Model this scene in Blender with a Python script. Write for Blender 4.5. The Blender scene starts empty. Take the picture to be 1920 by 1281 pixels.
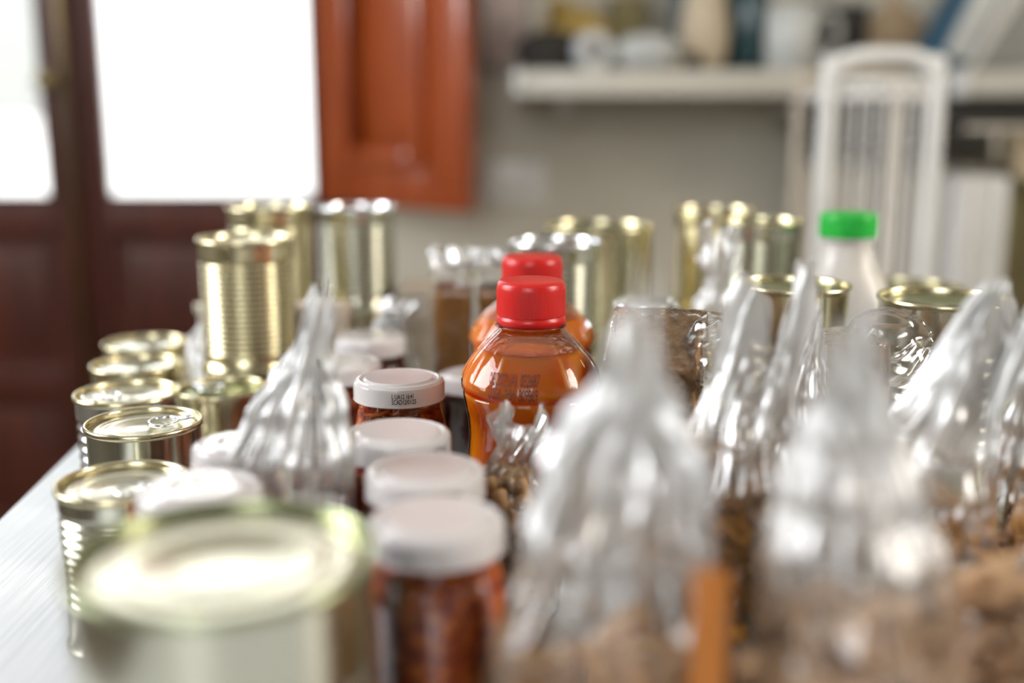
import bpy, bmesh, math, random
from math import sin, cos, pi, atan, tan, radians, sqrt
from mathutils import Vector, Matrix, noise
random.seed(7)
sc = bpy.context.scene
COL = sc.collection

# ------------------------------------------------------------------ camera
F = 2100.0                       # focal length in pixels of the 1920 px wide frame
PITCH = radians(11.7)
T = 0.75                         # height of the table top
H = 0.25                         # camera above the table top
cam_d = bpy.data.cameras.new('camera'); cam = bpy.data.objects.new('camera', cam_d)
COL.objects.link(cam); sc.camera = cam
cam.location = (0, 0, T + H); cam.rotation_euler = (pi/2 - PITCH, 0, 0)
cam_d.sensor_width = 36; cam_d.lens = 36*F/1920
cam_d.clip_start = 0.02; cam_d.clip_end = 60
cam_d.dof.use_dof = True; cam_d.dof.focus_distance = 0.615; cam_d.dof.aperture_fstop = 2.1

# ------------------------------------------------------------------ render settings, world, lights
sc.view_settings.view_transform = 'Standard'; sc.view_settings.look = 'None'
sc.view_settings.gamma = 1; sc.view_settings.use_curve_mapping = False
sc.view_settings.exposure = 0.0
cy = sc.cycles
cy.caustics_reflective = False; cy.caustics_refractive = False
cy.max_bounces = 10; cy.diffuse_bounces = 4; cy.glossy_bounces = 4; cy.transmission_bounces = 6
cy.transparent_max_bounces = 40; cy.sample_clamp_indirect = 6; cy.use_denoising = True
cy.use_adaptive_sampling = True; cy.adaptive_threshold = 0.02

w = bpy.data.worlds.new('sky'); sc.world = w; w.use_nodes = True
bg = w.node_tree.nodes['Background']; bg.inputs[0].default_value = (0.93, 0.97, 1.0, 1); bg.inputs[1].default_value = 5.6

def area(name, loc, target, sx, sy, power, color, portal=False):
    d = bpy.data.lights.new(name, 'AREA'); d.shape = 'RECTANGLE'; d.size = sx; d.size_y = sy
    d.energy = power; d.color = color
    o = bpy.data.objects.new(name, d); COL.objects.link(o); o.location = loc
    o.rotation_euler = (Vector(target)-Vector(loc)).to_track_quat('-Z', 'Y').to_euler()
    if portal: d.cycles.is_portal = True
    return o
# portal just outside the glazed door, added fill lamps at unseen left and rear windows
area('door_portal', (-0.88, 2.46, 1.45), (-0.88, 0, 1.45), 1.06, 1.4, 1, (1, 1, 1), True)
area('added_side_fill', (-1.95, 0.75, 1.75), (-0.0, 0.65, 1.0), 1.1, 1.3, 42, (0.97, 0.98, 1.0))
area('right_window_daylight', (2.15, 0.25, 1.8), (0.2, 0.6, 0.9), 0.7, 1.2, 36, (1.0, 0.90, 0.76))
area('added_rear_fill', (-0.6, -2.2, 1.8), (0.1, 1.6, 1.3), 1.1, 1.4, 9, (1.0, 0.97, 0.92))

# ------------------------------------------------------------------ helpers
def unproj(u, v, Z):
    xc = (u-960)/F*Z; yc = -(v-640.5)/F*Z
    return Vector((xc, Z*cos(PITCH)+yc*sin(PITCH), T+H - Z*sin(PITCH)+yc*cos(PITCH)))
def at(u, v, z):
    """point on the level z above the table top seen at pixel u, v; returns x, y, optical depth"""
    dep = atan((v-640.5)/F)+PITCH; h = H-z; D = h/tan(dep); Z = D*cos(PITCH)+h*sin(PITCH)
    return (u-960)/F*Z, D, Z

def tag(o, label=None, cat=None, group=None, kind=None):
    if label: o['label'] = label
    if cat: o['category'] = cat
    if group: o['group'] = group
    if kind: o['kind'] = kind
    return o
def empty(name, loc, label, cat, group=None, rz=0):
    o = bpy.data.objects.new(name, None); COL.objects.link(o); o.location = loc
    o.rotation_euler = (0, 0, rz); o.empty_display_size = 0.02
    return tag(o, label, cat, group)
def link(name, me, mat, parent=None, loc=(0, 0, 0), rot=(0, 0, 0), smooth=True):
    if not me.materials: me.materials.append(mat)
    if smooth: me.shade_smooth()
    o = bpy.data.objects.new(name, me); COL.objects.link(o); o.parent = parent
    o.location = loc; o.rotation_euler = rot
    return o
def mesh(name, vs, fs):
    me = bpy.data.meshes.new(name); me.from_pydata([tuple(v) for v in vs], [], fs); me.update(); return me
def flat_edges(me, ang=35):
    me.set_sharp_from_angle(angle=radians(ang))
def lathe(name, prof, n=64, fn=None, close_top=True, close_bot=True, sharp=None):
    """prof: (r, z) from bottom to top"""
    vs = []; fs = []
    for (r, z) in prof:
        for i in range(n):
            a = 2*pi*i/n; rr, zz = (r, z) if fn is None else fn(r, z, a)
            vs.append((rr*cos(a), rr*sin(a), zz))
    for j in range(len(prof)-1):
        for i in range(n):
            a = j*n+i; b = j*n+(i+1) % n
            fs.append((a, b, b+n, a+n))
    if close_bot:
        vs.append((0, 0, prof[0][1])); c = len(vs)-1
        for i in range(n): fs.append((c, (i+1) % n, i))
    if close_top:
        vs.append((0, 0, prof[-1][1])); c = len(vs)-1; b = (len(prof)-1)*n
        for i in range(n): fs.append((c, b+i, b+(i+1) % n))
    me = mesh(name, vs, fs)
    if sharp: flat_edges(me, sharp)
    return me
def box_bm(bm, x0, x1, y0, y1, z0, z1, bev=0.0, mtx=None):
    g = bmesh.ops.create_cube(bm, size=1)
    vv = g['verts']
    for v in vv:
        v.co = Vector(((x0+x1)/2+v.co.x*(x1-x0), (y0+y1)/2+v.co.y*(y1-y0), (z0+z1)/2+v.co.z*(z1-z0)))
    if bev > 0:
        es = list({e for v in vv for e in v.link_edges})
        r = bmesh.ops.bevel(bm, geom=es, offset=bev, segments=2, affect='EDGES', profile=0.6)
        vv = list({v for f in r['faces'] for v in f.verts} | {v for v in vv if v.is_valid})
    if mtx is not None:
        for v in vv: v.co = mtx @ v.co
def box(name, x0, x1, y0, y1, z0, z1, mat, parent=None, bev=0.003, loc=(0, 0, 0), rot=(0, 0, 0)):
    bm = bmesh.new(); box_bm(bm, x0, x1, y0, y1, z0, z1, bev)
    me = bpy.data.meshes.new(name); bm.to_mesh(me); bm.free()
    me.shade_smooth(); flat_edges(me, 30)
    return link(name, me, mat, parent, loc, rot, smooth=False)
def tube(name, pts, r, mat, parent=None, n=12, closed=False, smooth_n=1):
    pts = [Vector(p) for p in pts]
    if smooth_n > 1:                                  # Catmull-Rom
        q = []; m = len(pts)
        for i in range(m-1 if not closed else m):
            p0 = pts[(i-1) % m] if closed or i > 0 else pts[0]; p1 = pts[i]; p2 = pts[(i+1) % m]
            p3 = pts[(i+2) % m] if closed or i+2 < m else pts[-1]
            for k in range(smooth_n):
                t = k/smooth_n
                q.append(0.5*((2*p1)+(p2-p0)*t+(2*p0-5*p1+4*p2-p3)*t*t+(3*p1-p0-3*p2+p3)*t**3))
        if not closed: q.append(pts[-1])
        pts = q
    vs = []; fs = []; m = len(pts); prev = None
    for i, p in enumerate(pts):
        a = pts[(i-1) % m] if closed or i > 0 else p; b = pts[(i+1) % m] if closed or i < m-1 else p
        d = (b-a).normalized()
        if prev is None: s = d.orthogonal().normalized()
        else: s = (prev - d*prev.dot(d)).normalized()
        prev = s; t = d.cross(s)
        for k in range(n):
            an = 2*pi*k/n; vs.append(p+(s*cos(an)+t*sin(an))*r)
    for i in range(m if closed else m-1):
        for k in range(n):
            a = i*n+k; b = i*n+(k+1) % n; c = ((i+1) % m)*n
            fs.append((a, b, c+(k+1) % n, c+k))
    if not closed:
        fs.append(tuple(reversed(range(n)))); fs.append(tuple((m-1)*n+k for k in range(n)))
    me = mesh(name, vs, fs)
    if mat is None: return me
    return link(name, me, mat, parent)

# ------------------------------------------------------------------ materials
def new_mat(name):
    m = bpy.data.materials.new(name); m.use_nodes = True; nt = m.node_tree; nt.nodes.clear()
    out = nt.nodes.new('ShaderNodeOutputMaterial'); return m, nt, out
def N(nt, t, **kw):
    n = nt.nodes.new(t)
    for k, v in kw.items():
        if k in n.inputs: n.inputs[k].default_value = v
        else: setattr(n, k, v)
    return n
def noise_fac(nt, scale, detail=4, rough=0.5, stretch=None):
    tc = N(nt, 'ShaderNodeTexCoord'); mp = N(nt, 'ShaderNodeMapping')
    if stretch: mp.inputs['Scale'].default_value = stretch
    nt.links.new(tc.outputs['Object'], mp.inputs[0])
    n = N(nt, 'ShaderNodeTexNoise'); n.inputs['Scale'].default_value = scale
    n.inputs['Detail'].default_value = detail; n.inputs['Roughness'].default_value = rough
    nt.links.new(mp.outputs[0], n.inputs['Vector']); return n
def pmat(name, c1, c2=None, rough=0.5, metal=0.0, scale=20, bump=0.0, stretch=None, detail=4, lo=0.35, hi=0.65, **kw):
    m, nt, out = new_mat(name)
    p = N(nt, 'ShaderNodeBsdfPrincipled'); nt.links.new(p.outputs[0], out.inputs[0])
    p.inputs['Roughness'].default_value = rough; p.inputs['Metallic'].default_value = metal
    for k, v in kw.items(): p.inputs[k.replace('_', ' ')].default_value = v
    n = noise_fac(nt, scale, detail, 0.55, stretch)
    c2 = c2 or tuple(min(1, x*0.9) for x in c1)
    r = N(nt, 'ShaderNodeValToRGB'); r.color_ramp.elements[0].position = lo; r.color_ramp.elements[1].position = hi
    r.color_ramp.elements[0].color = (*c1, 1); r.color_ramp.elements[1].color = (*c2, 1)
    nt.links.new(n.outputs['Fac'], r.inputs[0]); nt.links.new(r.outputs[0], p.inputs['Base Color'])
    if bump:
        b = N(nt, 'ShaderNodeBump'); b.inputs['Strength'].default_value = bump; b.inputs['Distance'].default_value = 0.002
        nt.links.new(n.outputs['Fac'], b.inputs['Height']); nt.links.new(b.outputs[0], p.inputs['Normal'])
    return m
def film_mat(name, body=0.12, rough=0.12, tint=(0.96, 0.96, 0.97), bscale=60, bstr=0.5, milk=(0.9, 0.9, 0.92), gl=0.10, aniso=None, gather=None):
    """thin clear sheet: mostly see-through, glossy, a little milky; where the sheet is gathered (attribute) many layers lie together"""
    m, nt, out = new_mat(name); L = nt.links.new
    tr = N(nt, 'ShaderNodeBsdfTransparent'); tr.inputs[0].default_value = (*tint, 1)
    g = N(nt, 'ShaderNodeBsdfGlossy'); g.inputs['Roughness'].default_value = rough; g.inputs[0].default_value = (1, 1, 1, 1)
    d = N(nt, 'ShaderNodeBsdfDiffuse'); d.inputs[0].default_value = (*milk, 1)
    tl = N(nt, 'ShaderNodeBsdfTranslucent'); tl.inputs[0].default_value = (*milk, 1)
    md = N(nt, 'ShaderNodeMixShader'); md.inputs[0].default_value = 0.75
    L(d.outputs[0], md.inputs[1]); L(tl.outputs[0], md.inputs[2])
    m1 = N(nt, 'ShaderNodeMixShader'); m1.inputs[0].default_value = body
    L(tr.outputs[0], m1.inputs[1]); L(md.outputs[0], m1.inputs[2])
    fr = N(nt, 'ShaderNodeFresnel'); fr.inputs['IOR'].default_value = 1.5
    ad = N(nt, 'ShaderNodeMath', operation='ADD', use_clamp=True); ad.inputs[1].default_value = gl
    L(fr.outputs[0], ad.inputs[0])
    if gather:
        at_ = N(nt, 'ShaderNodeAttribute'); at_.attribute_name = 'gather'
        for (lo, hi), tgt in (((body, gather[0]), m1.inputs[0]), ((gl, gather[1]), ad.inputs[1]), ((rough, gather[2]), g.inputs['Roughness'])):
            mr = N(nt, 'ShaderNodeMapRange'); mr.inputs['To Min'].default_value = lo; mr.inputs['To Max'].default_value = hi
            L(at_.outputs['Fac'], mr.inputs['Value']); L(mr.outputs[0], tgt)
    m2 = N(nt, 'ShaderNodeMixShader')
    L(ad.outputs[0], m2.inputs[0]); L(m1.outputs[0], m2.inputs[1]); L(g.outputs[0], m2.inputs[2])
    L(m2.outputs[0], out.inputs[0])
    if bstr:
        n = noise_fac(nt, bscale, 3, 0.5, aniso)
        b = N(nt, 'ShaderNodeBump'); b.inputs['Strength'].default_value = bstr; b.inputs['Distance'].default_value = 0.003
        L(n.outputs['Fac'], b.inputs['Height'])
        for x in (g, fr): L(b.outputs[0], x.inputs['Normal'])
    return m

M = {}
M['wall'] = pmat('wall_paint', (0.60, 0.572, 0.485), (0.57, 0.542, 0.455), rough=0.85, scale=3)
M['wall_darkened'] = pmat('wall_paint_darkened', (0.36, 0.34, 0.30), rough=0.85, scale=3)  # unseen walls, darkened to dim their reflections in the tins
M['paving'] = pmat('pale_paving', (0.6, 0.59, 0.57), (0.55, 0.54, 0.52), rough=0.8, scale=3)
M['facade'] = pmat('pale_render', (0.82, 0.81, 0.79), (0.80, 0.79, 0.77), rough=0.9, scale=2)
M['facade_trim'] = pmat('pale_trim', (0.70, 0.68, 0.66), rough=0.9, scale=2)
M['floor'] = pmat('floor_tile', (0.24, 0.19, 0.14), (0.18, 0.14, 0.10), rough=0.4, scale=6)
M['ceiling'] = pmat('ceiling_paint', (0.7, 0.69, 0.66), rough=0.9, scale=3)
M['door_wood'] = pmat('dark_red_wood', (0.085, 0.017, 0.007), (0.045, 0.009, 0.004), rough=0.42, scale=7, stretch=(9, 9, 0.7), detail=6)
M['shutter_wood'] = pmat('orange_brown_wood', (0.36, 0.070, 0.012), (0.25, 0.042, 0.007), rough=0.30, scale=6, stretch=(9, 9, 0.7), detail=6, Coat_Weight=0.8)
M['table'] = pmat('white_grained_board', (0.72, 0.74, 0.76), (0.64, 0.665, 0.69), rough=0.38, scale=16, stretch=(14, 0.5, 1), detail=7, bump=0.25)
M['tin'] = pmat('gold_tin', (0.64, 0.575, 0.38), (0.58, 0.52, 0.33), rough=0.22, metal=1.0, scale=12)
M['tin_pale'] = pmat('pale_tin', (0.58, 0.57, 0.47), (0.53, 0.52, 0.42), rough=0.2, metal=1.0, scale=12)
M['tin_lid'] = pmat('lid_tin', (0.80, 0.77, 0.62), (0.74, 0.71, 0.56), rough=0.27, metal=1.0, scale=9)
M['tin_green'] = pmat('green_gold_tin', (0.36, 0.39, 0.24), (0.31, 0.34, 0.20), rough=0.24, metal=1.0, scale=9)
M['tin_silver'] = pmat('silver_tin', (0.80, 0.82, 0.84), (0.74, 0.76, 0.78), rough=0.18, metal=1.0, scale=9)
M['lid_white'] = pmat('white_lacquer', (0.655, 0.618, 0.612), (0.645, 0.608, 0.602), rough=0.14, scale=9, Coat_Weight=0.3)
M['glass'] = film_mat('jar_glass', body=0.0, rough=0.02, tint=(0.97, 0.97, 0.96), bstr=0.0, gl=0.02)
M['pane'] = film_mat('window_glass', body=0.0, rough=0.01, tint=(0.98, 0.98, 0.98), bstr=0.0, gl=0.0)
M['bottle'] = film_mat('clear_bottle_plastic', body=0.0, rough=0.04, tint=(0.99, 0.98, 0.97), bscale=120, bstr=0.05, gl=0.0)
M['mist'] = film_mat('misted_bottle_plastic', body=0.09, rough=0.15, tint=(1, 0.95, 0.88), bscale=260, bstr=0.9, milk=(0.95, 0.80, 0.65), gl=0.04)
M['film'] = film_mat('clear_bag_film', body=0.025, rough=0.12, tint=(0.99, 0.985, 0.975), bscale=45, bstr=0.5, milk=(0.98, 0.955, 0.91), gl=0.03, aniso=(1, 1, 0.3), gather=(0.32, 0.32, 0.26))
M['film_white'] = film_mat('thick_clear_film', body=0.04, rough=0.14, tint=(0.99, 0.985, 0.975), bscale=45, bstr=0.6, milk=(0.99, 0.965, 0.92), gl=0.05, aniso=(1, 1, 0.3), gather=(0.62, 0.42, 0.32))
M['film_tight'] = film_mat('tight_clear_film', body=0.02, rough=0.07, bscale=230, bstr=0.8, gl=0.01)
M['film_block'] = film_mat('smooth_pack_film', body=0.0, rough=0.06, bscale=90, bstr=0.15, gl=0.0)
M['sauce'] = pmat('tomato_sauce', (0.26, 0.014, 0.002), (0.85, 0.19, 0.015), rough=0.35, scale=190, bump=1.0, detail=5, lo=0.45, hi=0.60,
                  Subsurface_Weight=0.35, Subsurface_Radius=(0.012, 0.003, 0.001), Subsurface_Scale=1.0, Coat_Weight=0.6)
M['dark_jam'] = pmat('dark_preserve', (0.05, 0.010, 0.008), (0.10, 0.015, 0.010), rough=0.3, scale=60, Coat_Weight=0.5)
M['honey'] = pmat('amber_preserve', (0.75, 0.22, 0.015), (0.60, 0.13, 0.008), rough=0.25, scale=90, bump=0.4, Subsurface_Weight=0.7,
                  Subsurface_Radius=(0.02, 0.006, 0.001), Subsurface_Scale=1.0, Coat_Weight=0.6)
M['juice'] = pmat('orange_juice', (0.88, 0.21, 0.003), (0.82, 0.17, 0.002), rough=0.35, scale=14, Subsurface_Weight=1.0,
                  Subsurface_Radius=(0.035, 0.008, 0.001), Subsurface_Scale=1.0, Specular_IOR_Level=0.2)
M['red'] = pmat('red_plastic', (0.60, 0.010, 0.008), (0.56, 0.008, 0.007), rough=0.32, scale=9, Subsurface_Weight=0.2,
                Subsurface_Radius=(0.005, 0.001, 0.001), Subsurface_Scale=1.0)
M['green'] = pmat('green_plastic', (0.005, 0.42, 0.035), (0.004, 0.38, 0.03), rough=0.35, scale=9)
M['milk'] = pmat('milky_plastic', (0.62, 0.58, 0.53), (0.60, 0.56, 0.51), rough=0.3, scale=9, Subsurface_Weight=0.4,
                 Subsurface_Radius=(0.01, 0.01, 0.01), Subsurface_Scale=1.0)
M['ink'] = pmat('black_ink', (0.02, 0.012, 0.01), rough=0.6)
M['ink_brown'] = pmat('brown_ink', (0.10, 0.018, 0.006), rough=0.6)
M['pasta'] = pmat('wholemeal_pasta', (0.52, 0.31, 0.16), (0.40, 0.22, 0.10), rough=0.6, scale=90, bump=0.3)
M['pasta_pale'] = pmat('pale_pasta', (0.64, 0.40, 0.22), (0.52, 0.31, 0.16), rough=0.6, scale=90, bump=0.3)
M['pasta_gold'] = pmat('golden_pasta', (0.66, 0.33, 0.07), (0.55, 0.25, 0.05), rough=0.55, scale=90, bump=0.3)
M['nut'] = pmat('roasted_peanut', (0.62, 0.38, 0.18), (0.50, 0.27, 0.11), rough=0.5, scale=160, bump=0.4)
M['grain'] = pmat('puffed_grain', (0.72, 0.42, 0.18), (0.50, 0.25, 0.08), rough=0.5, scale=140, bump=0.6)
M['brown_block'] = pmat('brown_meal', (0.46, 0.21, 0.055), (0.38, 0.165, 0.04), rough=0.8, scale=200, bump=0.5)
M['carton'] = pmat('cream_card', (0.66, 0.56, 0.44), (0.62, 0.52, 0.40), rough=0.7, scale=20)
M['white_enamel'] = pmat('white_enamel', (0.74, 0.73, 0.70), rough=0.3, scale=9)
M['shelf'] = pmat('greyed_white_board', (0.50, 0.475, 0.41), rough=0.4, scale=9)
M['cream_enamel'] = pmat('cream_enamel', (0.50, 0.44, 0.35), rough=0.4, scale=9)
M['orange_label'] = pmat('orange_label', (0.58, 0.19, 0.02), rough=0.5, scale=9)
M['paper'] = pmat('pale_pink_paper', (0.58, 0.50, 0.46), (0.52, 0.42, 0.38), rough=0.8, scale=14)
M['black'] = pmat('black_cloth', (0.025, 0.022, 0.018), rough=0.8, scale=40)
M['mustard'] = pmat('mustard_cloth', (0.42, 0.30, 0.08), (0.34, 0.23, 0.06), rough=0.8, scale=30)
M['beige'] = pmat('beige_cloth', (0.50, 0.42, 0.30), (0.44, 0.36, 0.25), rough=0.8, scale=30)
M['blue_white'] = pmat('blue_label', (0.22, 0.30, 0.45), (0.55, 0.57, 0.58), rough=0.5, scale=60)
M['teal'] = pmat('dark_teal_glass', (0.02, 0.05, 0.055), rough=0.2, scale=9)
M['blue'] = pmat('deep_blue_cover', (0.010, 0.06, 0.11), (0.02, 0.09, 0.15), rough=0.6, scale=16)
M['grey_panel'] = pmat('grey_panel', (0.28, 0.28, 0.26), rough=0.5, scale=9)
M['mug'] = pmat('grey_white_ceramic', (0.46, 0.47, 0.45), rough=0.35, scale=9)
M['tan'] = pmat('tan_wood', (0.46, 0.33, 0.20), (0.40, 0.28, 0.16), rough=0.6, scale=20)
M['olive'] = pmat('olive_cloth', (0.20, 0.17, 0.08), (0.14, 0.12, 0.055), rough=0.9, scale=20)
M['brass'] = pmat('dull_brass', (0.25, 0.19, 0.09), rough=0.4, metal=1.0)

# ------------------------------------------------------------------ room
WY = 2.30
def st(o): o['kind'] = 'structure'; return o
st(box('floor', -2.2, 2.4, -2.4, WY+0.15, -0.1, 0, M['floor'], bev=0))
st(box('ceiling', -2.2, 2.4, -2.4, WY+0.15, 2.8, 2.9, M['ceiling'], bev=0))
DX0, DX1, DTOP = -1.47, -0.285, 2.20          # rough opening of the glazed double door
def multi_box(name, boxes, mat, parent=None, bev=0):
    bm = bmesh.new()
    for b in boxes: box_bm(bm, *b, bev)
    me = bpy.data.meshes.new(name); bm.to_mesh(me); bm.free(); me.shade_smooth(); flat_edges(me, 30)
    return link(name, me, mat, parent, smooth=False)
st(multi_box('wall_back', [(-2.2, DX0, WY, WY+0.15, 0, 2.8), (DX1, 2.4, WY, WY+0.15, 0, 2.8), (DX0, DX1, WY, WY+0.15, DTOP, 2.8)], M['wall']))
st(multi_box('wall_left', [(-2.2, -2.1, -2.4, 0.1, 0, 2.8), (-2.2, -2.1, 1.4, WY, 0, 2.8), (-2.2, -2.1, 0.1, 1.4, 0, 1.0), (-2.2, -2.1, 0.1, 1.4, 2.5, 2.8)], M['wall_darkened']))
st(multi_box('wall_right', [(2.3, 2.4, -2.4, -0.2, 0, 2.8), (2.3, 2.4, 0.7, WY, 0, 2.8), (2.3, 2.4, -0.2, 0.7, 0, 1.1), (2.3, 2.4, -0.2, 0.7, 2.5, 2.8)], M['wall_darkened']))
st(multi_box('wall_rear', [(-2.2, -1.2, -2.4, -2.3, 0, 2.8), (0.0, 2.4, -2.4, -2.3, 0, 2.8), (-1.2, 0.0, -2.4, -2.3, 0, 1.0), (-1.2, 0.0, -2.4, -2.3, 2.55, 2.8)], M['wall_darkened']))
for nm, x0, x1, y0, y1, z0, z1 in (('added_window_1', -2.17, -2.13, 0.1, 1.4, 1.0, 2.5), ('window_2', 2.33, 2.37, -0.2, 0.7, 1.1, 2.5), ('added_window_3', -1.2, 0.0, -2.37, -2.33, 1.0, 2.55)):  # left and rear windows are unseen, added to hold the fill lamps
    wi = bpy.data.objects.new(nm, None); COL.objects.link(wi); wi['kind'] = 'structure'
    if x1-x0 < 0.1:
        multi_box('window_frame', [(x0, x1, y0, y0+0.05, z0, z1), (x0, x1, y1-0.05, y1, z0, z1), (x0, x1, y0, y1, z0, z0+0.05), (x0, x1, y0, y1, z1-0.05, z1)], M['door_wood'], wi)
        multi_box('pane', [((x0+x1)/2-.002, (x0+x1)/2+.002, y0+.05, y1-.05, z0+.05, z1-.05)], M['pane'], wi)
    else:
        multi_box('window_frame', [(x0, x0+0.05, y0, y1, z0, z1), (x1-0.05, x1, y0, y1, z0, z1), (x0, x1, y0, y1, z0, z0+0.05), (x0, x1, y0, y1, z1-0.05, z1)], M['door_wood'], wi)
        multi_box('pane', [(x0+.05, x1-.05, (y0+y1)/2-.002, (y0+y1)/2+.002, z0+.05, z1-.05)], M['pane'], wi)

# outdoors: pale paving and the rendered facade across the street
st(box('ground', -14, 12, WY+0.15, 9.0, -0.25, -0.05, M['paving'], bev=0))
fac = empty('house_front', (0, 8.0, -0.05), 'overexposed pale house front seen through the glazed door', 'building')
box('facade', -12, 9, 0, 0.4, 0, 5.2, M['facade'], fac, 0.01)
box('cornice', -12, 9, -0.25, 0.0, 5.0, 5.25, M['facade'], fac, 0.01)
for xw in (-6.2, -3.55, -1.3):
    box('downpipe' if xw == -1.3 else 'window_surround', xw-0.05 if xw == -1.3 else xw-0.6, xw+0.05 if xw == -1.3 else xw+0.6, -0.08, 0.0, 0.9 if xw != -1.3 else 0, 2.9 if xw != -1.3 else 5, M['facade_trim'], fac, 0.01)
    if xw != -1.3: box('window', xw-0.48, xw+0.48, -0.09, -0.08, 1.0, 2.8, M['grey_panel'], fac, 0.004)

# glazed double door: frame, two leaves, each with stiles, rails, pane, bottom panel
PB = unproj(400, 373, 2.288).z                 # bottom of the glass
PT = 2.10
door = bpy.data.objects.new('door_1', None); COL.objects.link(door); door['kind'] = 'structure'
def framed(name, x0, x1, z0, z1, wl, wr, wb, wt, y0, y1, mat, parent, bev=0.004):
    return multi_box(name, [(x0, x0+wl, y0, y1, z0, z1), (x1-wr, x1, y0, y1, z0, z1),
                            (x0+wl, x1-wr, y0, y1, z0, z0+wb), (x0+wl, x1-wr, y0, y1, z1-wt, z1)], mat, parent, bev)
multi_box('door_frame', [(DX0, DX0+0.04, WY-0.01, WY+0.12, 0, DTOP), (DX1-0.04, DX1, WY-0.01, WY+0.12, 0, DTOP), (DX0, DX1, WY-0.01, WY+0.12, DTOP-0.04, DTOP)], M['door_wood'], door, 0.004)
for k, (x0, x1, p0, p1) in enumerate(((DX0+0.04, -0.885, -1.37, -0.937), (-0.882, DX1-0.04, -0.828, -0.398))):
    lf = box('door_leaf', x0, p0, WY, WY+0.045, 0.02, PT+0.06, M['door_wood'], door, 0.004)   # left stile
    bm = bmesh.new()
    for b in ((x0, p0, WY, WY+0.045, 0.02, PT+0.06), (p1, x1, WY, WY+0.045, 0.02, PT+0.06), (p0, p1, WY, WY+0.045, PB-0.075, PB),
              (p0, p1, WY, WY+0.045, PT, PT+0.06), (p0, p1, WY, WY+0.045, 0.02, 0.14), (p0, p1, WY, WY+0.045, 0.40, 0.47)):
        box_bm(bm, *b, 0.005)
    bm.to_mesh(lf.data); bm.free(); flat_edges(lf.data, 30)
    multi_box('pane', [(p0, p1, WY+0.018, WY+0.022, PB, PT)], M['pane'], lf)
    for z0, z1 in ((0.14, 0.40), (0.47, PB-0.075)):
        box('panel', p0+0.03, p1-0.03, WY+0.010, WY+0.034, z0+0.03, z1-0.03, M['door_wood'], lf, 0.008)
        box('panel', p0, p1, WY+0.018, WY+0.028, z0, z1, M['door_wood'], lf, 0.0)
    framed('pane_moulding', p0-0.006, p1+0.006, PB-0.006, PT+0.006, 0.014, 0.014, 0.014, 0.014, WY-0.008, WY+0.012, M['door_wood'], lf, 0.003)
box('cover_strip', -0.905, -0.862, WY-0.022, WY, 0.02, PT+0.06, M['door_wood'], door, 0.008)
tube('bolt_rod', [(-0.885, WY-0.032, 0.3), (-0.885, WY-0.032, 2.05)], 0.007, M['brass'], door)
lathe_h = lathe('door_handle', [(0.010, 0), (0.016, 0.003), (0.007, 0.008), (0.007, 0.04), (0.02, 0.045), (0.022, 0.055), (0.012, 0.064)], 20)
link('door_handle', lathe_h, M['brass'], door, (-0.91, WY-0.005, 1.055), (pi/2, 0, 0))

# interior shutter, hinged at the right of the glass and folded open towards the wall
sh = empty('window_shutter', (-0.372, WY-0.035, 0), 'orange-brown wooden panelled shutter standing open beside the bright glazed door', 'shutter')
pr = unproj(880, 400, 2.0)
dx, dy = pr.x+0.372, pr.y-(WY-0.035); SL = sqrt(dx*dx+dy*dy); sh.rotation_euler = (0, 0, math.atan2(dy, dx))
sz0 = (pr.z+unproj(597, 375, 2.27).z)/2; sz1 = PT
framed('shutter_frame', 0, SL, sz0, sz1, 0.085, 0.100, 0.085, 0.09, -0.016, 0.016, M['shutter_wood'], sh, 0.004)
framed('shutter_moulding', 0.076, SL-0.091, sz0+0.076, sz1-0.083, 0.034, 0.034, 0.034, 0.034, -0.034, 0.0, M['shutter_wood'], sh, 0.010)
multi_box('shutter_panel', [(0.085, SL-0.10, 0.004, 0.010, sz0+0.085, sz1-0.10), (0.135, SL-0.150, -0.006, 0.010, sz0+0.135, sz1-0.145)], M['shutter_wood'], sh, 0.003)
for z in (sz0+0.2, sz1-0.25):
    link('hinge', lathe('hinge', [(0.006, 0), (0.007, 0.002), (0.007, 0.06), (0.004, 0.065)], 12), M['brass'], sh, (-0.006, 0.0, z))

# white switch plate on the wall
pl = unproj(965, 345, 2.26)
sp = empty('socket_plate', (pl.x, WY, pl.z), 'flat pale socket plate on the grey-beige wall below the shelf', 'socket')
box('plate', -0.062, 0.062, -0.010, 0.0, -0.045, 0.045, M['white_enamel'], sp, 0.003)
for k in (-1, 0, 1): box('socket', -0.014+k*0.034, 0.014+k*0.034, -0.014, -0.010, -0.022, 0.022, M['white_enamel'], sp, 0.002)

# ------------------------------------------------------------------ table
TY = 1.30; yaw = math.atan((0.334-0.322)/(0.8386-0.669))
tb = empty('table', (0.2, 0.45, 0), 'white wood-grained table carrying all the tins, jars and bags', 'table')
lx = lambda y: -0.322 - 0.0717*(y-0.669)
vs = [(lx(-0.35), -0.35), (0.95, -0.35), (0.95, TY), (lx(TY), TY)]
bm = bmesh.new(); bv = [bm.verts.new((x-0.2, y-0.45, z)) for z in (T-0.03, T) for x, y in vs]
bm.faces.new(bv[3::-1]); bm.faces.new(bv[4:])
for i in range(4): bm.faces.new((bv[i], bv[(i+1) % 4], bv[4+(i+1) % 4], bv[4+i]))
bmesh.ops.bevel(bm, geom=bm.edges[:], offset=0.003, segments=2, affect='EDGES')
me = bpy.data.meshes.new('tabletop'); bm.to_mesh(me); bm.free(); me.shade_smooth(); flat_edges(me, 30)
link('tabletop', me, M['table'], tb, smooth=False)
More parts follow.
